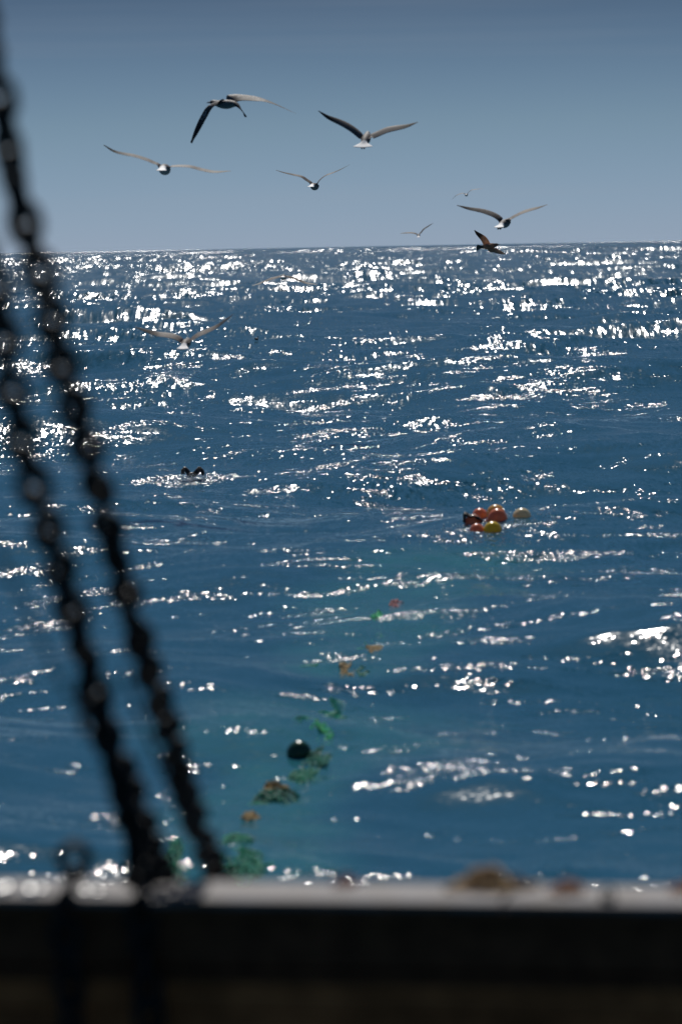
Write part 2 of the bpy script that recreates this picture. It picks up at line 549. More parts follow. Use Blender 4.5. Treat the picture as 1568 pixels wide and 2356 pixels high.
# ------------------------------------------------------------------ chains and lines
M_chain = mat_simple('wet_dark_steel', (0.012, 0.011, 0.011), 0.66, 0.0, 0.4, 60.0, (0.018, 0.011, 0.008), 0.4, spec=0.35)
M_line = mat_simple('dark_cordage', (0.02, 0.018, 0.018), 0.8, 0, 0.4, 80.0)

def link_mesh(inner, wire, width):
    """one stadium-shaped chain link lying along local Z, flat in the XZ plane"""
    hw = width / 2 - wire / 2
    hl = inner / 2 + wire / 2 - hw
    pts = []
    for k in range(9):
        q = math.pi * k / 8
        pts.append((hw * math.cos(q), 0, hl + hw * math.sin(q)))
    for k in range(9):
        q = math.pi + math.pi * k / 8
        pts.append((hw * math.cos(q), 0, -hl + hw * math.sin(q)))
    m = MB(); m.tube(pts, wire / 2, 7, closed=True)
    me = bpy.data.meshes.new('link')
    me.from_pydata(m.v, [], m.f); me.update()
    me.polygons.foreach_set('use_smooth', [True] * len(me.polygons))
    me.materials.append(M_chain)
    return me
LINK = link_mesh(0.066, 0.0285, 0.094)
BIG = link_mesh(0.080, 0.024, 0.086)

def chain(pix, label, mesh=LINK, pitch=0.066, twist=0.3):
    pts = [at(x, y, d) for x, y, d in pix]
    L = sum((pts[i + 1] - pts[i]).length for i in range(len(pts) - 1))
    n = max(2, int(L / pitch))
    c = catmull(pts, n + 1)
    root = empty('chain', c[-1])
    tag(root, label, 'chain', 'dark chains hanging by the boat rail')
    for i in range(n):
        mid = (c[i] + c[i + 1]) * 0.5
        t = (c[i + 1] - c[i]).normalized()
        q = t.to_track_quat('Z', 'Y') @ Quaternion((0, 0, 1), twist + (i % 2) * math.pi / 2 + rnd.uniform(-.5, .5) + i * 0.06)
        q = q @ Quaternion((1, 0, 0), rnd.uniform(-.16, .16))
        o = bpy.data.objects.new('link', mesh)
        o.rotation_mode = 'QUATERNION'
        o.location = mid - c[-1]
        o.rotation_quaternion = q
        o.parent = root
        COL.objects.link(o)
    return root

long_chain = chain([(-70, -60, 8.65), (-12, 170, 8.75), (36, 430, 8.9), (75, 570, 9.0), (102, 660, 9.05), (150, 870, 9.2), (198, 1020, 9.35),
       (240, 1180, 9.5), (282, 1340, 9.7), (335, 1520, 9.95), (388, 1680, 10.2), (432, 1840, 10.55), (490, 1990, 10.92), (560, 2170, 11.1)],
      'long dark chain standing highest against the sky and passing behind the pale rail', twist=0.2)
chain([(-30, 560, 8.8), (0, 730, 8.85), (28, 900, 8.95), (62, 1060, 9.05), (106, 1200, 9.15), (150, 1350, 9.3), (188, 1480, 9.4),
       (216, 1590, 9.5), (248, 1700, 9.6), (282, 1820, 9.7), (312, 1940, 10.0), (322, 2030, 10.2), (330, 2160, 10.24), (342, 2300, 10.24), (350, 2480, 10.24)],
      'dark chain nearer the left edge hanging down in front of the black bulwark', twist=0.6)
chain([(222, 1640, 9.62), (262, 1730, 9.75), (308, 1840, 9.95), (345, 1940, 10.15), (376, 2020, 10.45)],
      'short dark chain strand doubling the left chain just above the rail', twist=0.9)
chain([(176, 2010, 10.26), (152, 2070, 10.25), (152, 2160, 10.25), (162, 2280, 10.25), (170, 2480, 10.25)],
      'dark chain hanging from the shackle down the inside of the bulwark', twist=0.1)

# two steel discs added beside the long chain, angled to flash sun at the camera
M_glint = mat_simple('sun_glint_steel', (0.8, 0.8, 0.8), 0.25, 1.0, 0.1, 0.5)
for px_, py_, r_ in ((243, 1306, .0025), (257, 1318, .0020)):
    c_ = at(px_, py_, 9.60)
    h_ = ((Vector((0, 0, CAM_Z)) - c_).normalized() + to_sun).normalized()
    m = MB(); m.tube([c_ - h_ * .001, c_ + h_ * .001], r_, 16)
    o = m.build('tag', M_glint, long_chain, smooth=False)  # added glint disc, not a fitting of the chain

# shackle over the rail: bow and pin
sc_ = at(172, 1990, 10.27)
sh = empty('shackle', sc_)
tag(sh, 'large dark shackle standing at the rail left of the chains', 'shackle')
m = MB()
bow = [sc_ + CR * (0.032 * math.cos(q) * (1.25 if math.sin(q) > 0 else 1)) + UPV * (0.042 * math.sin(q) + 0.012) for q in [math.radians(t) for t in range(-60, 241, 15)]]
m.tube(bow, 0.014, 8); m.build('bow', M_chain, sh)
m = MB(); m.tube([bow[0] + CR * 0.02, bow[0], bow[-1], bow[-1] - CR * 0.02], 0.012, 8); m.build('pin', M_chain, sh)
# shackle joining the two strands of the left chain
sc_ = at(226, 1662, 9.56)
sh = empty('shackle', sc_)
tag(sh, 'dark shackle joining the doubled strands high on the left chain', 'shackle')
m = MB()
bow = [sc_ + CR * (0.03 * math.cos(q) - 0.012) + CU * (0.03 * math.sin(q)) for q in [math.radians(t) for t in range(-30, 241, 15)]]
m.tube(bow, 0.010, 8); m.build('bow', M_chain, sh)
m = MB(); m.tube([bow[0], bow[-1]], 0.009, 8); m.build('pin', M_chain, sh)

def line(pix, r, label, mat=M_line):
    pts = catmull([at(x, y, d) for x, y, d in pix], 60)
    m = MB(); m.tube(pts, r, 7)
    o = m.build('rigging_line', mat, None, origin=pts[-1])
    tag(o, label, 'line', 'thin lines between the chains')
line([(-40, 1200, 7.6), (30, 1340, 7.8), (95, 1470, 8.1), (160, 1600, 8.5), (215, 1665, 9.55)], 0.0045, 'thin faint line crossing the left edge to the left chain')
line([(285, 1540, 9.5), (325, 1660, 9.65), (372, 1770, 9.85), (420, 1880, 10.1), (478, 2005, 10.45)], 0.0055, 'thin dark line running between the two long chains to the rail')

# steel domes added to make the sun glints on the left of the cap rail
M_glint_dome = mat_simple('bright_glint_steel', (0.75, 0.74, 0.72), 0.42, 1.0, 0.1, 40.0)
def on_rail(px, d):
    """point on the rail top under a column of the picture, d outwards of the inner edge"""
    nrm = ray(px, 2040).cross(CU)
    p0 = a + out * d
    return p0 + ax * (-(p0 - Vector((0, 0, CAM_Z))).dot(nrm) / ax.dot(nrm))
for px_, d_, r_ in ((2, .06, .022), (18, .10, .019), (70, .06, .021), (95, .09, .016), (196, .07, .016), (226, .06, .014)):
    c_ = on_rail(px_, d_) + UPV * 0.0015
    m = MB(); vs, fs = [], []
    for i_ in range(6):
        e_ = math.pi / 2 * i_ / 6
        for j_ in range(14):
            q_ = 6.2832 * j_ / 14
            vs.append(c_ + ax * (r_ * math.cos(e_) * math.cos(q_)) + out * (r_ * math.cos(e_) * math.sin(q_)) + UPV * (r_ * .7 * math.sin(e_)))
    for i_ in range(5):
        for j_ in range(14):
            fs.append((i_ * 14 + j_, i_ * 14 + (j_ + 1) % 14, i_ * 14 + 14 + (j_ + 1) % 14, i_ * 14 + 14 + j_))
    fs.append(tuple(range(70, 84)))
    m.add(vs, fs); m.build('glint_dome', M_glint_dome, boat)

# ------------------------------------------------------------------ things lying on the rail
def tangle(name, centre, w, d, h, n, r, mat, label, cat, group=None, seed=1, parent=None):
    """a heap of loose loops of cord: one continuous tangle"""
    rg = random.Random(seed)
    m = MB()
    for k in range(n):
        pts = []
        ph = [rg.uniform(0, 6.28) for _ in range(4)]
        cx, cy = rg.gauss(0, .22) * w, rg.gauss(0, .22) * d
        ra, rb = rg.uniform(.12, .34) * w, rg.uniform(.12, .34) * d
        for i in range(26):
            q = 6.2832 * i / 26
            x = cx + ra * math.cos(q + ph[0]) + .05 * w * math.sin(3 * q + ph[1])
            y = cy + rb * math.sin(q + ph[0]) + .05 * d * math.cos(2 * q + ph[2])
            fall = max(0.0, 1 - (2 * x / w) ** 2 - (2 * y / d) ** 2)
            z = r + h * (0.12 + 0.88 * fall) * (0.35 + 0.65 * (k / n)) * (0.8 + 0.2 * math.sin(2 * q + ph[3]))
            pts.append(centre + ax * x + out * y + UPV * z)
        m.tube(pts, r * rg.uniform(.8, 1.2), 5, closed=True)
    o = m.build(name, mat, parent, origin=centre if parent is None else None)
    if parent is None: tag(o, label, cat, group)
    return o
M_tan = mat_simple('weathered_tan_net', (0.66, 0.47, 0.23), 0.8, 0, 0.4, 25.0, (0.40, 0.24, 0.10), trans=0.35)
M_rust = mat_simple('rust_orange_cord', (0.60, 0.27, 0.09), 0.75, 0, 0.4, 25.0, (0.36, 0.13, 0.05), trans=0.3)
M_red = mat_simple('faded_red_cord', (0.30, 0.09, 0.06), 0.75, 0, 0.4, 25.0)
M_maroon = mat_simple('dark_maroon_cord', (0.12, 0.05, 0.04), 0.75, 0, 0.4, 25.0)
tangle('net_bundle', on_rail(1118, .22), 0.16, 0.12, 0.062, 26, .0055, M_tan, 'tan bundle of netting lying on the pale rail right of centre', 'net bundle', seed=3)
tangle('rope_tail', on_rail(1188, .22), 0.06, 0.07, 0.036, 8, .005, M_maroon, 'dark maroon rope end beside the tan bundle on the rail', 'rope', seed=4)
tangle('cord_heap', on_rail(1305, .16), 0.085, 0.07, 0.032, 12, .005, M_rust, 'small rust orange heap of cord on the rail', 'cord', seed=5)
tangle('cord_heap', on_rail(792, .24), 0.05, 0.07, 0.026, 8, .0045, M_red, 'small faded red heap of cord at the outer edge of the rail', 'cord', seed=6)
tangle('cord_heap', on_rail(1572, .22), 0.06, 0.07, 0.022, 8, .0045, M_rust, 'orange heap of cord cut by the right edge of the picture', 'cord', seed=8)
# pad eye on the rail
pe = empty('pad_eye', on_rail(1397, .05)); tag(pe, 'small dark metal eye bolted to the pale rail near its right end', 'rail fitting')
m = MB(); c0 = pe.location
m.tube([c0 + UPV * 0.0015 , c0 + UPV * 0.008], 0.022, 14); m.build('base_plate', M_chain, pe)
m = MB(); m.tube([c0 + ax * (0.013 * math.cos(q)) + UPV * (0.02 + 0.014 * math.sin(q)) for q in [6.2832 * k / 16 for k in range(16)]], 0.0045, 7, closed=True); m.build('ring', M_chain, pe)

# ------------------------------------------------------------------ seabirds
def plumage(name, mantle, mantle2, tip, tail, under, speck=0.0, head=None, trail=0.6, trans=0.4):
    m = bpy.data.materials.new(name)
    m.use_nodes = True
    n, l = m.node_tree.nodes, m.node_tree.links
    b = n['Principled BSDF']
    b.inputs['Roughness'].default_value = 0.65
    def attr(s):
        x = n.new('ShaderNodeAttribute'); x.attribute_name = s; return x.outputs['Fac']
    def mixc(f, A, B):
        x = n.new('ShaderNodeMix'); x.data_type = 'RGBA'
        l.new(f, x.inputs['Factor'])
        for k, q in (('A', A), ('B', B)):
            if hasattr(q, 'is_output'): l.new(q, x.inputs[k])
            else: x.inputs[k].default_value = (*q, 1)
        return x.outputs['Result']
    def step(f, lo, hi):
        x = n.new('ShaderNodeMapRange'); x.interpolation_type = 'SMOOTHSTEP'
        x.inputs['From Min'].default_value = lo; x.inputs['From Max'].default_value = hi
        l.new(f, x.inputs['Value']); return x.outputs[0]
    def mul(p, q):
        x = n.new('ShaderNodeMath'); x.operation = 'MULTIPLY'
        for i, s in enumerate((p, q)):
            if hasattr(s, 'is_output'): l.new(s, x.inputs[i])
            else: x.inputs[i].default_value = s
        return x.outputs[0]
    def ground_(f):      # full under colour on the body, a trace of it under the wings
        x = n.new('ShaderNodeMapRange'); x.inputs['To Min'].default_value = 0.3; l.new(f, x.inputs['Value']); return x.outputs[0]
    span, chord, axis, und = attr('span'), attr('chord'), attr('axis'), attr('under')
    tc = n.new('ShaderNodeTexCoord')
    def noise(sc, det=2.0):
        x = n.new('ShaderNodeTexNoise'); x.inputs['Scale'].default_value = sc; x.inputs['Detail'].default_value = det
        l.new(tc.outputs['Object'], x.inputs['Vector']); return x.outputs['Fac']
    base = mixc(step(noise(28.0, 4.0), 0.40, 0.62), mantle, mantle2)
    base = mixc(mul(step(chord, 0.55, 0.8), 0.35), base, mantle2)
    if speck:
        sp = mul(mul(step(noise(34.0, 2.0), 0.57, 0.63), step(chord, 0.75, 0.5)), step(span, 0.70, 0.48))
        base = mixc(mul(sp, speck), base, (0.8, 0.79, 0.78))
    w_trail = mul(mul(step(chord, 0.93, 0.985), step(span, 0.62, 0.5)), mul(step(span, 0.03, 0.06), trail))
    base = mixc(w_trail, base, (0.75, 0.74, 0.72))
    base = mixc(mul(step(und, 0.45, 0.55), ground_(step(span, 0.14, 0.04))), base, under)
    base = mixc(step(span, 0.52, 0.72), base, tip)
    base = mixc(step(axis, 0.66, 0.72), base, tail)
    if head: base = mixc(mul(step(axis, 0.30, 0.22), step(axis, 0.01, 0.02)), base, head)
    l.new(base, b.inputs['Base Color'])
    tl = n.new('ShaderNodeBsdfTranslucent'); l.new(base, tl.inputs['Color'])
    mx = n.new('ShaderNodeMixShader'); tf = n.new('ShaderNodeMapRange'); tf.inputs['From Min'].default_value = 0.66; tf.inputs['From Max'].default_value = 0.72
    tf.inputs['To Min'].default_value = trans; tf.inputs['To Max'].default_value = 0.12; l.new(axis, tf.inputs['Value']); l.new(tf.outputs[0], mx.inputs['Fac'])
    l.new(b.outputs[0], mx.inputs[1]); l.new(tl.outputs[0], mx.inputs[2])
    l.new(mx.outputs[0], n['Material Output'].inputs['Surface'])
    return m
P_adult = plumage('grey_brown_gull_plumage', (0.20, 0.175, 0.165), (0.14, 0.12, 0.112), (0.018, 0.016, 0.016), (0.85, 0.85, 0.85), (0.34, 0.34, 0.35), head=(0.4, 0.4, 0.4), trail=0.9)
P_juv = plumage('speckled_young_gull_plumage', (0.21, 0.17, 0.15), (0.085, 0.066, 0.057), (0.02, 0.016, 0.016), (0.85, 0.85, 0.85), (0.26, 0.255, 0.25), speck=0.3, trail=0.7)
P_brown = plumage('dark_speckled_plumage', (0.085, 0.066, 0.06), (0.05, 0.04, 0.036), (0.03, 0.024, 0.022), (0.03, 0.032, 0.035), (0.13, 0.145, 0.15), speck=0.6, trail=0.0, trans=0.2)
P_tawny = plumage('tawny_brown_plumage', (0.70, 0.48, 0.34), (0.38, 0.24, 0.16), (0.14, 0.10, 0.07), (0.06, 0.05, 0.045), (0.5, 0.36, 0.25), trail=0.15, head=(0.16, 0.14, 0.13), trans=0.65)
P_pale = plumage('pale_brown_gull_plumage', (0.20, 0.165, 0.15), (0.12, 0.095, 0.085), (0.02, 0.015, 0.016), (0.82, 0.80, 0.80), (0.40, 0.39, 0.39), trail=0.5)
M_bill = mat_simple('dull_yellow_bill', (0.35, 0.22, 0.05), 0.4, 0, 0.2, 50.0)
M_dbill = mat_simple('dark_bill', (0.03, 0.03, 0.035), 0.4, 0, 0.2, 50.0)
M_foot = mat_simple('dark_reddish_foot', (0.06, 0.025, 0.03), 0.6, 0, 0.3, 60.0)

# body rings from the bill base back to the tail edge: y, half width, half height, centre height
RINGS = [(.262, .006, .006, .004), (.255, .022, .022, .006), (.232, .037, .038, .008), (.200, .043, .044, .006),
         (.165, .045, .047, .000), (.125, .056, .058, -.006),
         (.090, .066, .068, -.009), (.045, .072, .075, -.011), (.000, .074, .077, -.011), (-.045, .072, .073, -.009), (-.090, .066, .064, -.004),
         (-.140, .054, .047, .002), (-.185, .043, .030, .006), (-.220, .046, .017, .008), (-.255, .062, .0085, .008), (-.310, .086, .0055, .007),
         (-.352, .100, .004, .006), (-.368, .092, .0025, .006)]
NS, M_ = 16, 4
I0 = 6

def flying_bird(name, label, px, py, depth, left, right, mat, fwd=(0.05, 0.2, 1), roll=0.0, twist=24, tipt=17, chord=0.19, size=1.0,
                tail=1.0, sweep=0.06, cl=1.0, twl=None, bz=0.92, bill=M_bill, feet=False, flap=None, depth_l=0.0, depth_r=0.0, tailtilt=0.0):
    org = at(px, py, depth)
    k = depth / F_PX
    f = (CR * fwd[0] + CU * fwd[1] + CF * fwd[2]).normalized()
    up0 = (CU - f * CU.dot(f)).normalized()
    up0 = Quaternion(f, roll) @ up0
    rt = f.cross(up0).normalized()
    verts, faces = [], []
    at_s, at_c, at_a, at_u = [], [], [], []
    def V_(p, s=0.0, c=0.0, ax_=0.0, u=0.0):
        verts.append(p); at_s.append(s); at_c.append(c); at_a.append(ax_); at_u.append(u)
        return len(verts) - 1
    grid = []
    y0, y1 = RINGS[0][0], RINGS[-1][0]
    for (y, rx, rz, zc) in RINGS:
        ta = (y0 - y) / (y0 - y1)
        if y < -.2: rx = rx * tail if y < -.24 else rx * (1 + tail) / 2
        drop = tailtilt * max(0.0, -.16 - y)
        row = []
        for j in range(NS):
            q = 2 * math.pi * j / NS
            sx, sz = math.cos(q), math.sin(q)
            yy = y
            if ta > 0.97: yy = y + 0.035 * abs(sx) ** 2
            p = rt * (sx * rx * size) + up0 * ((sz * rz * bz + zc - drop) * size) + f * (yy * size)
            row.append(V_(p, 0.0, 0.0, ta, 1.0 if sz < -0.2 else 0.0))
        grid.append(row)
    skip = set()
    for i in range(I0, I0 + M_):
        for j in (15, 0, 7, 8): skip.add((i, j))
    for i in range(len(grid) - 1):
        for j in range(NS):
            if (i, j) in skip: continue
            j2 = (j + 1) % NS
            faces.append((grid[i][j], grid[i][j2], grid[i + 1][j2], grid[i + 1][j]))
    faces.append(tuple(grid[0][::-1])); faces.append(tuple(grid[-1]))
    th = [0.05, 0.12, 0.11, 0.07, 0.03]
    for side, poly, ddep in ((1, right, depth_r), (-1, left, depth_l)):
        top, mid, bot = (1, 0, 15) if side == 1 else (7, 8, 9)
        loop = [grid[i][top] for i in range(I0, I0 + M_ + 1)] + [grid[I0 + M_][mid]] + \
               [grid[i][bot] for i in range(I0 + M_, I0 - 1, -1)] + [grid[I0][mid]]
        root_c = sum((verts[q] for q in loop), Vector()) / len(loop)
        path = [root_c] + [CR * (x * k) + CU * (z * k) for x, z in poly]
        nsec = 44
        c = catmull(path, nsec)
        Ls = sum((c[i + 1] - c[i]).length for i in range(nsec - 1))
        prev = loop
        for i in range(1, nsec):
            t = i / (nsec - 1)
            tan = (c[min(i + 1, nsec - 1)] - c[i - 1]).normalized()
            # wrist pushed forward, hand swept back
            fo = sweep * math.sin(min(1.0, t / 0.45) * math.pi / 2) if t < 0.45 else sweep * (1 - ((t - .45) / .55) ** 1.6 * 2.6)
            t0 = twist if (side == 1 or twl is None) else twl
            tw = math.radians(t0 + (tipt - t0) * t)
            fs = (f - tan * f.dot(tan)).normalized()
            nn = tan.cross(fs) * -side
            nn = nn if nn.dot(up0) > 0 or abs(nn.dot(up0)) < .05 else -nn
            nn.normalize()
            cd = (-fs * math.cos(tw) - nn * math.sin(tw))        # leading edge to trailing edge
            nn = (nn * math.cos(tw) - fs * math.sin(tw)).normalized()
            ch = chord * size * (1.0 + 0.10 * math.sin(t * math.pi * 1.3)) * (1 - t ** 4.0) ** 0.8 if t < 0.985 else chord * size * 0.05
            if side == -1: ch *= cl
            ch = max(ch, 0.030 * size)
            # feather tips make the trailing edge uneven
            fe = 1.0 + (0.05 if t < .55 else 0.13) * ((i % 2) - 0.5) * (1 if t > .08 else 0)
            base = c[i] + f * ((fo + 0.0) * size) + CF * (ddep * t) - cd * (ch * 0.42)
            row = []
            us = [0.04, 0.22, 0.45, 0.70, 0.95]
            thk = 0.85 * (1 - 0.55 * t)
            for u, h in zip(us, th):
                uu = u * (fe if u > .6 else 1)
                row.append(V_(base + cd * (uu * ch) + nn * (h * ch * thk), t, u, 0.4, 0.0))
            row.append(V_(base + cd * (ch * fe), t, 1.0, 0.4, 0.3))
            for u, h in zip(us[::-1], th[::-1]):
                uu = u * (fe if u > .6 else 1)
                row.append(V_(base + cd * (uu * ch) + nn * (-h * ch * 0.25 * thk), t, u, 0.4, 1.0))
            row.append(V_(base, t, 0.0, 0.4, 0.4))
            nL = len(row)
            for q in range(nL):
                faces.append((prev[q], prev[(q + 1) % nL], row[(q + 1) % nL], row[q]))
            prev = row
        faces.append(tuple(prev))
    me = bpy.data.meshes.new(name)
    me.from_pydata([tuple(p) for p in verts], [], faces)
    bm = bmesh.new(); bm.from_mesh(me); bmesh.ops.recalc_face_normals(bm, faces=bm.faces); bm.to_mesh(me); bm.free()
    for nm, arr in (('span', at_s), ('chord', at_c), ('axis', at_a), ('under', at_u)):
        A = me.attributes.new(nm, 'FLOAT', 'POINT'); A.data.foreach_set('value', arr)
    me.polygons.foreach_set('use_smooth', [True] * len(me.polygons))
    me.materials.append(mat)
    root = bpy.data.objects.new(name, me)
    COL.objects.link(root)
    root.location = org
    md = root.modifiers.new('smooth', 'SUBSURF'); md.levels = 1; md.render_levels = 1
    tag(root, label, 'seabird', 'seabirds in flight behind the boat')
    if bill:
        m = MB()
        h0 = org + f * (.255 * size) + up0 * (.004 * size)
        m.tube([h0, h0 + f * .03 * size, h0 + f * .055 * size - up0 * .002 * size, h0 + f * .066 * size - up0 * .009 * size], .012 * size, 7, r2=.003 * size)
        m.build('bill', bill, root)
    if feet:
        for sx in (-1, 1):
            m = MB()
            p0 = org - f * .15 * size - up0 * .042 * size + rt * (sx * .016 * size)
            p1 = org - f * .285 * size - up0 * .035 * size + rt * (sx * .018 * size)
            m.tube([p0, p1], .008 * size, 6, r2=.010 * size)
            m.tube([p1, p1 - f * .04 * size - up0 * .012 * size], .018 * size, 6, r2=.008 * size)
            m.build('foot', M_foot, root)
    return root

flying_bird('seabird', 'dark brown white speckled seabird with its left wing drooping, highest of the flock', 520, 238, 58,
            [(-14, 4), (-25, -1), (-38, -11), (-51, -33), (-65, -57), (-85, -91)], [(7, 8), (20, 13), (42, 14), (78, 10), (104, 2), (130, -10), (157, -24)],
            P_brown, fwd=(-.72, .10, .69), bz=.72, twist=22, tipt=28, chord=.165, size=1.3, tail=.12, bill=M_dbill, tailtilt=.75, sweep=.02, cl=.55, twl=-8)
flying_bird('gull', 'gull gliding with white rump, farthest left against the sky', 379, 388, 56,
            [(-13, 8), (-26, 14), (-42, 21), (-70, 30), (-112, 39), (-138, 54)], [(13, 4), (32, 6), (58, 5), (86, -2), (115, -7), (154, -6)],
            P_adult, fwd=(.08, .05, 1), twist=8, tipt=19, chord=.15, size=1.2, tail=.7, tailtilt=.22)
flying_bird('gull', 'gull with broad fanned white tail and wings raised high, top centre of the sky', 841, 319, 57,
            [(-11, 5), (-25, 16), (-43, 27), (-66, 39), (-87, 51), (-107, 69)], [(11, 4), (27, 10), (48, 18), (74, 24), (97, 31), (122, 43)],
            P_adult, fwd=(.16, .46, 1), twist=16, tipt=10, chord=.16, size=1.0, tail=1.6, feet=True, tailtilt=.1)
flying_bird('gull', 'dark bellied gull with arched raised wings below the fan tailed gull', 723, 428, 78,
            [(-7, 6), (-18, 14), (-31, 22), (-52, 27), (-70, 31), (-86, 36)], [(7, 6), (14, 16), (26, 25), (42, 31), (62, 39), (84, 49)],
            P_juv, fwd=(.22, .03, 1), twist=12, tipt=13, chord=.15, size=1.1, tail=.7, tailtilt=.2)
flying_bird('gull', 'tiny distant gull, upper of the two smallest ones over the horizon', 1072, 448, 178,
            [(-4, 2), (-10, 3), (-22, -1), (-28, -6), (-33, -11)], [(4, 4), (7, 7), (13, 11), (27, 13), (39, 14)],
            P_pale, fwd=(.1, .1, 1), twist=6, tipt=9, chord=.17, size=1.0, tail=.7)
flying_bird('gull', 'gull with mottled raised wings and white tail at the right over the horizon', 1160, 513, 63,
            [(-9, 7), (-22, 16), (-40, 23), (-61, 29), (-82, 34), (-106, 43)], [(8, 6), (20, 14), (38, 23), (58, 30), (79, 36), (103, 45)],
            P_juv, fwd=(.36, .25, 1), twist=14, tipt=11, chord=.155, size=1.05, tail=.9, feet=True, tailtilt=.1)
flying_bird('gull', 'tiny distant pale gull low over the horizon left of the mottled gull', 962, 542, 172,
            [(-4, 3), (-9, 5), (-19, 6), (-29, 6), (-43, 6)], [(3, 4), (6, 7), (12, 14), (23, 22), (34, 30)],
            P_pale, fwd=(.0, .3, 1), twist=8, tipt=9, chord=.17, size=1.0, tail=.9)
flying_bird('gull', 'brown gull banking across the horizon with its dark head to the right', 1124, 566, 88,
            [(-7, 8), (-13, 17), (-20, 24), (-26, 30), (-31, 37)], [(5, -6), (14, -10), (23, -13), (32, -16), (41, -18)],
            P_tawny, fwd=(.88, .16, .42), roll=-1.15, twist=0, tipt=9, chord=.19, size=.92, tail=.9, bill=M_dbill, sweep=.02)
flying_bird('gull', 'gull with drooping dark tipped wings low over the glittering water', 652, 637, 92,
            [(-7, 1), (-15, -1), (-30, -5), (-50, -13), (-71, -20)], [(7, 1), (16, -1), (34, -7), (53, -14), (79, -17)],
            P_pale, fwd=(.05, .1, 1), twist=14, tipt=15, chord=.17, size=1.0, tail=.9)
flying_bird('gull', 'pale gull with wings in a wide V skimming over the sea at left', 428, 789, 60,
            [(-11, 6), (-24, 13), (-43, 17), (-66, 20), (-91, 29), (-115, 39)], [(12, 7), (27, 18), (46, 26), (69, 37), (91, 53), (110, 68)],
            P_pale, fwd=(.12, .22, 1), twist=14, tipt=11, chord=.18, size=1.05, tail=1.0, feet=True, tailtilt=.2)

# birds on the water ------------------------------------------------
M_sit = mat_simple('grey_swimming_bird', (0.10, 0.10, 0.105), 0.6, 0, 0.5, 30.0)
M_white = mat_simple('white_breast_feathers', (0.7, 0.7, 0.7), 0.6, 0, 0.15, 30.0)
M_dark = mat_simple('dark_brown_feathers', (0.032, 0.022, 0.018), 0.5, 0, 0.5, 40.0)
M_palebrown = mat_simple('pale_brown_wrist_feathers', (0.20, 0.12, 0.08), 0.6, 0, 0.5, 60.0, (0.05, 0.03, 0.025))

def swim_bird(px, py, label, size=1.0, f=Vector((.5, .86, 0))):
    c = on_sea(px, py); c.z = sea_z(c.x, c.y)
    f = f.normalized(); rt = f.cross(UPV)
    prof = [(-.25, .012, .02, .10), (-.20, .035, .025, .085), (-.12, .075, .055, .06), (0, .095, .075, .045), (.10, .085, .07, .045), (.155, .055, .055, .065),
            (.17, .036, .04, .12), (.185, .034, .036, .16), (.20, .038, .036, .19), (.225, .03, .024, .20), (.245, .008, .008, .195)]
    vs, fs = [], []
    for (y, rx, rz, zc) in prof:
        for j in range(12):
            q = 6.2832 * j / 12
            vs.append(c + (rt * (rx * math.cos(q)) + f * y + UPV * (zc + rz * math.sin(q))) * size)
    for i in range(len(prof) - 1):
        for j in range(12):
            fs.append((i * 12 + j, i * 12 + (j + 1) % 12, (i + 1) * 12 + (j + 1) % 12, (i + 1) * 12 + j))
    fs.append(tuple(range(12))); fs.append(tuple(reversed(range(len(prof) * 12 - 12, len(prof) * 12))))
    m = MB(); m.add(vs, fs)
    o = m.build('swimming_gull', M_sit, None, origin=c)
    tag(o, label, 'seabird')
    m = MB(); h = c + (f * .24 + UPV * .197) * size
    m.tube([h, h + (f * .045 - UPV * .006) * size], .010 * size, 6, r2=.003 * size); m.build('bill', M_dbill, o)
swim_bird(590, 783, 'tiny dark gull sitting on the open water below the flock', .55)

def splashing_bird():
    c = splash_at.copy(); c.z = sea_z(c.x, c.y)
    k = (c - Vector((0, 0, CAM_Z))).dot(CF) / F_PX
    def P(x, z, y=0.0): return c + CR * (x * k) + UPV * (z * k) + Vector((0, y, 0))
    # one skinned skeleton: body low in the water, two half raised wings folded at the wrist
    pts = [P(2, 7, -.03), P(4, 13, -.02), P(-2, 8, -.12),
           P(-6, 12), P(-13, 22), P(-18, 27), P(-21, 19), P(-20, 13),
           P(9, 13), P(14, 21), P(19, 24), P(25, 17), P(26, 8)]
    eds = [(0, 1), (0, 2), (0, 3), (3, 4), (4, 5), (5, 6), (6, 7), (0, 8), (8, 9), (9, 10), (10, 11), (11, 12)]
    rad = [.115, .085, .06, .055, .050, .047, .040, .022, .058, .06, .062, .052, .024]
    me = bpy.data.meshes.new('splashing_bird')
    me.from_pydata([tuple(p - c) for p in pts], eds, [])
    o = bpy.data.objects.new('splashing_bird', me); COL.objects.link(o); o.location = c
    md = o.modifiers.new('skin', 'SKIN'); md.use_smooth_shade = True
    o.modifiers.new('sub', 'SUBSURF').render_levels = 2
    for i, r in enumerate(rad):
        sv = me.skin_vertices[0].data[i]; sv.radius = (r, r * .8); sv.use_root = (i == 0)
    me.materials.append(M_dark)
    tag(o, 'dark brown bird thrashing in the water with both wings half raised amid spray', 'seabird')
    for q, name in (((-20, 21), 'wing_bend'), ((18, 26), 'wing_bend')):
        m = MB()
        for t in range(4):
            y = q[1] - 3.0 * t + 1
            m.tube([P(q[0] - 4, y - 1, -.05), P(q[0] - 1, y + 1, -.062), P(q[0] + 4, y, -.05)], .014, 6, r2=.009)
        m.build('wrist_feathers', M_palebrown, o)
    m = MB()
    for t in range(4): m.tube([P(-5 + t * 2.5, 4 - t * .4, -.14), P(-4 + t * 2.5, 0, -.17)], .018, 6, r2=.012)
    m.build('breast', M_white, o)
    return c, k
spc, spk = splashing_bird()

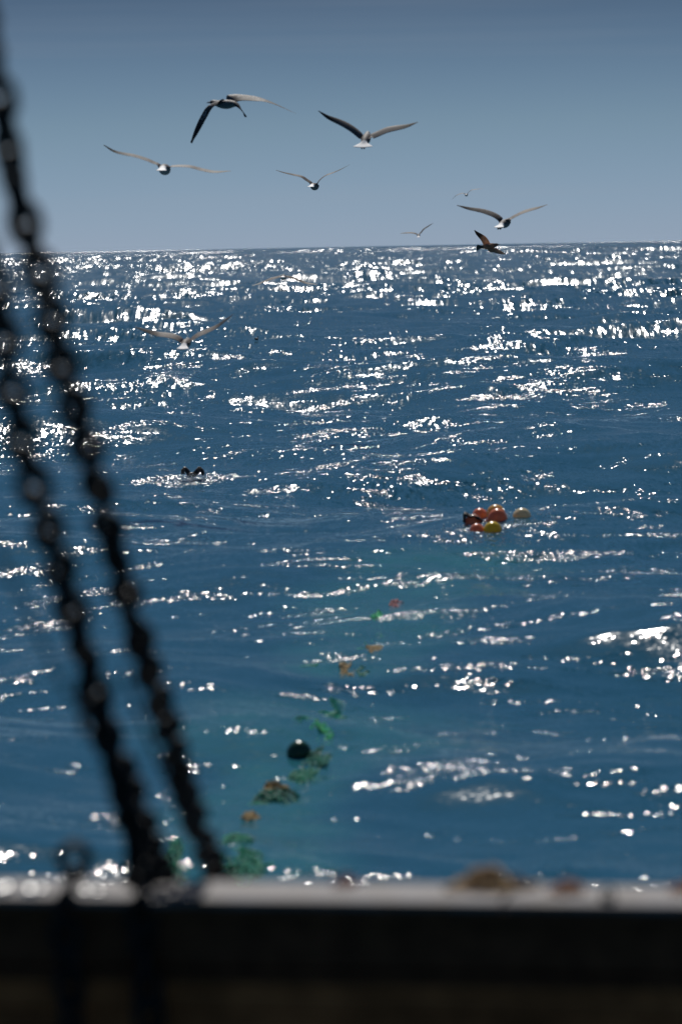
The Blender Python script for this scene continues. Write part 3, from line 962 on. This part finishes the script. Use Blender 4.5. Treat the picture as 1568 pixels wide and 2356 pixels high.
# spray thrown up round the bird
M_drop = bpy.data.materials.new('water_spray'); M_drop.use_nodes = True
_b = M_drop.node_tree.nodes['Principled BSDF']
_b.inputs['Base Color'].default_value = (0.75, 0.8, 0.82, 1); _b.inputs['Roughness'].default_value = 0.12
rg = random.Random(21)
m = MB()
OCT = [(1, 0, 0), (-1, 0, 0), (0, 1, 0), (0, -1, 0), (0, 0, 1), (0, 0, -1)]
OF = [(0, 2, 4), (2, 1, 4), (1, 3, 4), (3, 0, 4), (2, 0, 5), (1, 2, 5), (3, 1, 5), (0, 3, 5)]
for _ in range(420):
    q, rr = rg.uniform(0, 6.28), abs(rg.gauss(0, .45))
    x, y = spc.x + rr * math.cos(q) * 1.1, spc.y + rr * math.sin(q) - .15
    z = spc.z + abs(rg.gauss(0, .04)) * (1.2 - min(rr, 1.0))
    s_ = rg.uniform(.004, .011)
    m.add([(x + vx * s_, y + vy * s_, z + vz * s_) for vx, vy, vz in OCT], OF)
o = m.build('spray', M_drop, None, origin=spc)
tag(o, 'white spray flying round the thrashing bird', None, None, 'stuff')

# ------------------------------------------------------------------ floats astern
rg = random.Random(77)
m = MB()
for px_, py_, nn_, sg_ in ((1085, 1226, 130, .42), (1160, 1212, 60, .35), (1205, 1196, 50, .3), (1060, 1212, 40, .3)):
    c_ = on_sea(px_, py_)
    xs = [c_.x + rg.gauss(0, sg_) for _ in range(nn_)]; ys = [c_.y + rg.gauss(0, sg_ * 1.3) for _ in range(nn_)]
    for x, y, z in zip(xs, ys, sea_zs(xs, ys)):
        s_ = rg.uniform(.005, .014)
        m.add([(x + vx * s_, y + vy * s_, float(z) + .004 + vz * s_ * .7) for vx, vy, vz in OCT], OF)
o = m.build('foam', M_drop, None, origin=buoy_mid)
tag(o, 'white flecks of foam round the bunched buoys', None, None, 'stuff')

def buoy_mat(name, col, col2): return mat_simple(name, col, 0.25, 0, 0.2, 6.0, col2, 0.08, coat=0.5, trans=0.35)
M_orange = buoy_mat('orange_buoy_plastic', (0.95, 0.33, 0.14), (0.88, 0.29, 0.13))
M_yellow = buoy_mat('yellow_buoy_plastic', (0.92, 0.66, 0.03), (0.84, 0.60, 0.04))
M_amber = buoy_mat('amber_buoy_plastic', (0.85, 0.50, 0.12), (0.75, 0.45, 0.12))
M_cream = buoy_mat('cream_buoy_plastic', (0.90, 0.76, 0.48), (0.84, 0.70, 0.44))
M_green = buoy_mat('dark_green_float_plastic', (0.015, 0.10, 0.045), (0.012, 0.07, 0.03))

def buoy(zx, zy, wz, rise, mat, label, tilt=(0.0, 0.0), ridge=True, neck=None, name='buoy', cat='buoy', group='fishing buoys bunched astern'):
    """zx, zy: waterline spot; wz: width in picture units; rise: share of the diameter above water"""
    p = on_sea(zx, zy)
    k = (p - Vector((0, 0, CAM_Z))).dot(CF) / F_PX
    r = wz * k * 0.5
    c = p + Vector((0, r * 0.6, 0)); c.z = p.z + (rise * 2 - 1) * r
    axis = Vector((math.sin(tilt[0]), math.sin(tilt[1]), 1.0)).normalized()
    q = axis.to_track_quat('Z', 'Y')
    vs, fs = [], []
    NR, NQ = 18, 28
    for i in range(NR + 1):
        th = math.pi * i / NR
        rr, zz = math.sin(th), math.cos(th)
        g = 1.0
        if ridge and abs(i - NR / 2) < 0.6: g = 1.035
        for j in range(NQ):
            f_ = 6.2832 * j / NQ
            vs.append(c + q @ (Vector((math.cos(f_) * rr * g, math.sin(f_) * rr * g, zz * 1.03)) * r))
    for i in range(NR):
        for j in range(NQ):
            fs.append((i * NQ + j, (i + 1) * NQ + j, (i + 1) * NQ + (j + 1) % NQ, i * NQ + (j + 1) % NQ))
    root = empty(name, c); tag(root, label, cat, group)
    m = MB(); m.add(vs, fs); m.build('shell', mat, root)
    if neck is not None:
        d = neck.normalized()
        m = MB(); m.tube([c + d * r * .85, c + d * r * 1.18, c + d * r * 1.32], r * .26, 10, r2=r * .17); m.build('neck', mat, root)
        e = c + d * r * 1.42; u = d.cross(UPV).normalized(); w = d
        m = MB(); m.tube([e + (w * math.cos(t) + UPV * math.sin(t)) * r * .14 for t in [6.2832 * k_ / 14 for k_ in range(14)]], r * .06, 7, closed=True); m.build('eye', mat, root)
    return root, c, r
def zp(zx, zy): return (1600 + zx * .287) * .6272, (1780 + zy * .287) * .6272
buoy(*zp(760, 430), 43, .75, M_amber, 'amber yellow buoy with a raised seam, behind the largest orange buoy', (.15, -.5))
buoy(*zp(1092, 412), 42, .50, M_cream, 'cream white buoy floating apart to the right of the cluster', (.4, .3), neck=None)
buoy(*zp(557, 420), 36, .62, M_orange, 'orange buoy at the back left, partly hidden by the black net', (-.3, .4))
b_l, cl_, rl_ = buoy(*zp(468, 486), 38, .52, M_orange, 'orange buoy under the black net at the far left of the cluster', (.5, .2))
buoy(*zp(782, 478), 44, .72, M_orange, 'largest orange buoy in the middle of the cluster, highest out of the water', (.1, -.25), neck=CR * -1 - UPV * .35)
buoy(*zp(520, 588), 34, .50, M_orange, 'small low orange buoy at the front left of the cluster', (-.5, -.3))
buoy(*zp(718, 598), 42, .56, M_yellow, 'bright yellow buoy at the front of the cluster', (.25, -.35))

def net_mesh(centre, w, d, h, n, r, seed, ux=Vector((1, 0, 0)), uy=Vector((0, 1, 0)), follow=True, ragged=.25):
    """a crumpled piece of netting: strands of a diamond mesh, every strand a thin prism"""
    rg = random.Random(seed)
    off = Vector((rg.uniform(0, 50), rg.uniform(0, 50), 0))
    P = {}
    for i in range(n + 1):
        for j in range(n + 1):
            u, v = i / n * 2 - 1, j / n * 2 - 1
            nz = mnoise.noise_vector(Vector((u * 1.7, v * 1.7, 0)) + off)
            nz2 = mnoise.noise_vector(Vector((u * 5, v * 5, 3)) + off)
            x = (u + nz.x * .5 + nz2.x * .14) * w / 2
            y = (v + nz.y * .5 + nz2.y * .14) * d / 2
            rr = math.hypot(u, v)
            p = centre + ux * x + uy * y
            p.z = h * max(-.3, (1 - rr * rr) * (.6 + .9 * nz.z) + .4 * nz2.z) - .012
            P[i, j] = p
    zs = sea_zs([p.x for p in P.values()], [p.y for p in P.values()])
    for p, z in zip(P.values(), zs): p.z += float(z)
    m = MB()
    for i in range(n + 1):
        for j in range(n + 1):
            u, v = i / n * 2 - 1, j / n * 2 - 1
            if math.hypot(u, v) > 1 - ragged * rg.random(): continue
            for a2, b2 in ((1, 0), (0, 1)):
                if (i + a2, j + b2) in P: m.tube([P[i, j], P[i + a2, j + b2]], r, 3)
    return m
M_blacknet = mat_simple('black_netting', (0.012, 0.011, 0.011), 0.6, 0, 0.4, 60.0, (0.03, 0.018, 0.012))
M_gnet = mat_simple('green_trawl_netting', (0.015, 0.46, 0.30), 0.5, 0, 0.4, 20.0, (0.01, 0.32, 0.22), trans=0.65)
M_dgnet = mat_simple('dark_green_trawl_netting', (0.012, 0.36, 0.25), 0.5, 0, 0.4, 20.0, (0.01, 0.20, 0.15), trans=0.6)
M_bgnet = mat_simple('bright_green_trawl_netting', (0.03, 0.75, 0.34), 0.5, 0, 0.4, 20.0, (0.02, 0.5, 0.24), trans=0.65)
M_tnet = mat_simple('tan_chafing_netting', (0.62, 0.47, 0.22), 0.6, 0, 0.4, 20.0, (0.42, 0.30, 0.14), trans=0.6)
M_pnet = mat_simple('faded_pink_netting', (0.5, 0.2, 0.24), 0.6, 0, 0.3, 20.0, trans=0.6)
# black net draped over the left orange buoy
rg = random.Random(5)
m = MB()
kk = rl_ / 19.0
base = cl_ + Vector((0, -rl_ * .9, 0))
arc = [(-20, 1), (-20, 12), (-19, 20), (-14, 18), (-7, 15), (2, 15.5), (10, 12), (17, 8), (21, 1), (24, -7)]
for s_i in range(11):
    dy = rg.uniform(-.05, .16); jx, jz = rg.gauss(0, 1.3), rg.gauss(0, 1.1)
    pts = [base + CR * ((x + jx + rg.gauss(0, .6)) * kk) + UPV * ((z + jz + rg.gauss(0, .6)) * kk) + Vector((0, dy, 0)) for x, z in arc]
    m.tube(catmull(pts, 40), .011, 5)
o = m.build('net_scrap', M_blacknet, None, origin=base)
tag(o, 'black scrap of netting draped over the leftmost orange buoy', 'net')

NET_GROUP = 'pieces of trawl net trailing at the surface'
def net_piece(px, py, wpx, dm, h, mat, label, n=14, r=.006, seed=1):
    h *= 0.6; r *= 1.0
    c = on_sea(px, py)
    k = (c - Vector((0, 0, CAM_Z))).dot(CF) / F_PX
    o = net_mesh(c, wpx * k, dm, h, n, r, seed).build('trawl_net', mat, None, origin=c)
    tag(o, label, 'fishing net', NET_GROUP)
net_piece(398, 1985, 70, 1.6, .10, M_gnet, 'green net surfacing between the two long chains close to the rail', 16, .006, 1)
net_piece(565, 1990, 150, 1.2, .09, M_gnet, 'green net awash nearest the rail, right of the chains', 18, .006, 2)
net_piece(545, 1930, 90, .8, .08, M_gnet, 'green net just above the one nearest the rail', 14, .006, 3)
net_piece(572, 1880, 52, .5, .10, M_tnet, 'tan chafing net below the green hump with a tan top', 12, .006, 4)
net_piece(637, 1842, 105, .6, .14, M_dgnet, 'dark green hump of net lying below the green float', 18, .007, 5)
net_piece(630, 1822, 56, .3, .20, M_tnet, 'tan strip of net on top of the dark green hump', 12, .006, 6)
net_piece(692, 1790, 90, .6, .10, M_gnet, 'green net right in front of the dark green float', 16, .006, 7)
net_piece(728, 1748, 70, .9, .10, M_dgnet, 'dark net beside the green float on its right', 14, .006, 8)
net_piece(738, 1682, 62, .8, .09, M_bgnet, 'bright green net beyond the dark green float', 14, .006, 9)
net_piece(795, 1542, 46, .8, .10, M_tnet, 'orange tan net far up the trail beside a dark green scrap', 12, .007, 10)
net_piece(832, 1548, 34, .6, .08, M_dgnet, 'dark green scrap of net beside the orange tan one', 10, .007, 11)
net_piece(856, 1493, 42, .7, .08, M_tnet, 'narrow tan net between the green scrap and the orange tan one', 10, .007, 12)
net_piece(868, 1416, 34, .9, .08, M_bgnet, 'small bright green scrap of net, farthest green one up the trail', 10, .008, 13)
net_piece(908, 1389, 34, .8, .06, M_pnet, 'faded pink scrap of net at the far end of the trail', 10, .008, 14)
# the strip of net the pieces belong to, mostly just under the surface
strip = catmull([Vector(p) for p in net_line[:9]], 170)
rg = random.Random(31)
m = MB(); G = {}
for i, p in enumerate(strip):
    wd = .30 + .16 * math.sin(i * .21) + .10 * math.sin(i * .057 + 1)
    for j in range(9):
        v = j / 4 - 1
        nz = mnoise.noise_vector(Vector((p.x * 1.6 + v, p.y * 1.6, v * 1.3)))
        G[i, j] = Vector((p.x + v * wd + nz.x * .14, p.y + nz.y * .14, .075 * nz.z - .03 - .03 * abs(v)))
zs = sea_zs([p.x for p in G.values()], [p.y for p in G.values()])
for p, z in zip(G.values(), zs): p.z += float(z)
for (i, j), p in G.items():
    for q in ((i + 1, j), (i, j + 1)):
        if q in G and rg.random() > .12: m.tube([p, G[q]], .006, 3)
o = m.build('trawl_net', M_gnet, None, origin=strip[0])
tag(o, 'long narrow strip of green net awash, running from the rail up the trail', 'fishing net', NET_GROUP)
buoy(688, 1742, 58, .62, M_green, 'dark green round float riding on the trailing green net', (.3, -.2), name='net_float', cat='float', group='floats of the trawl net')
print('verts', len(V), 'splash', splash_at, 'buoy', buoy_mid)
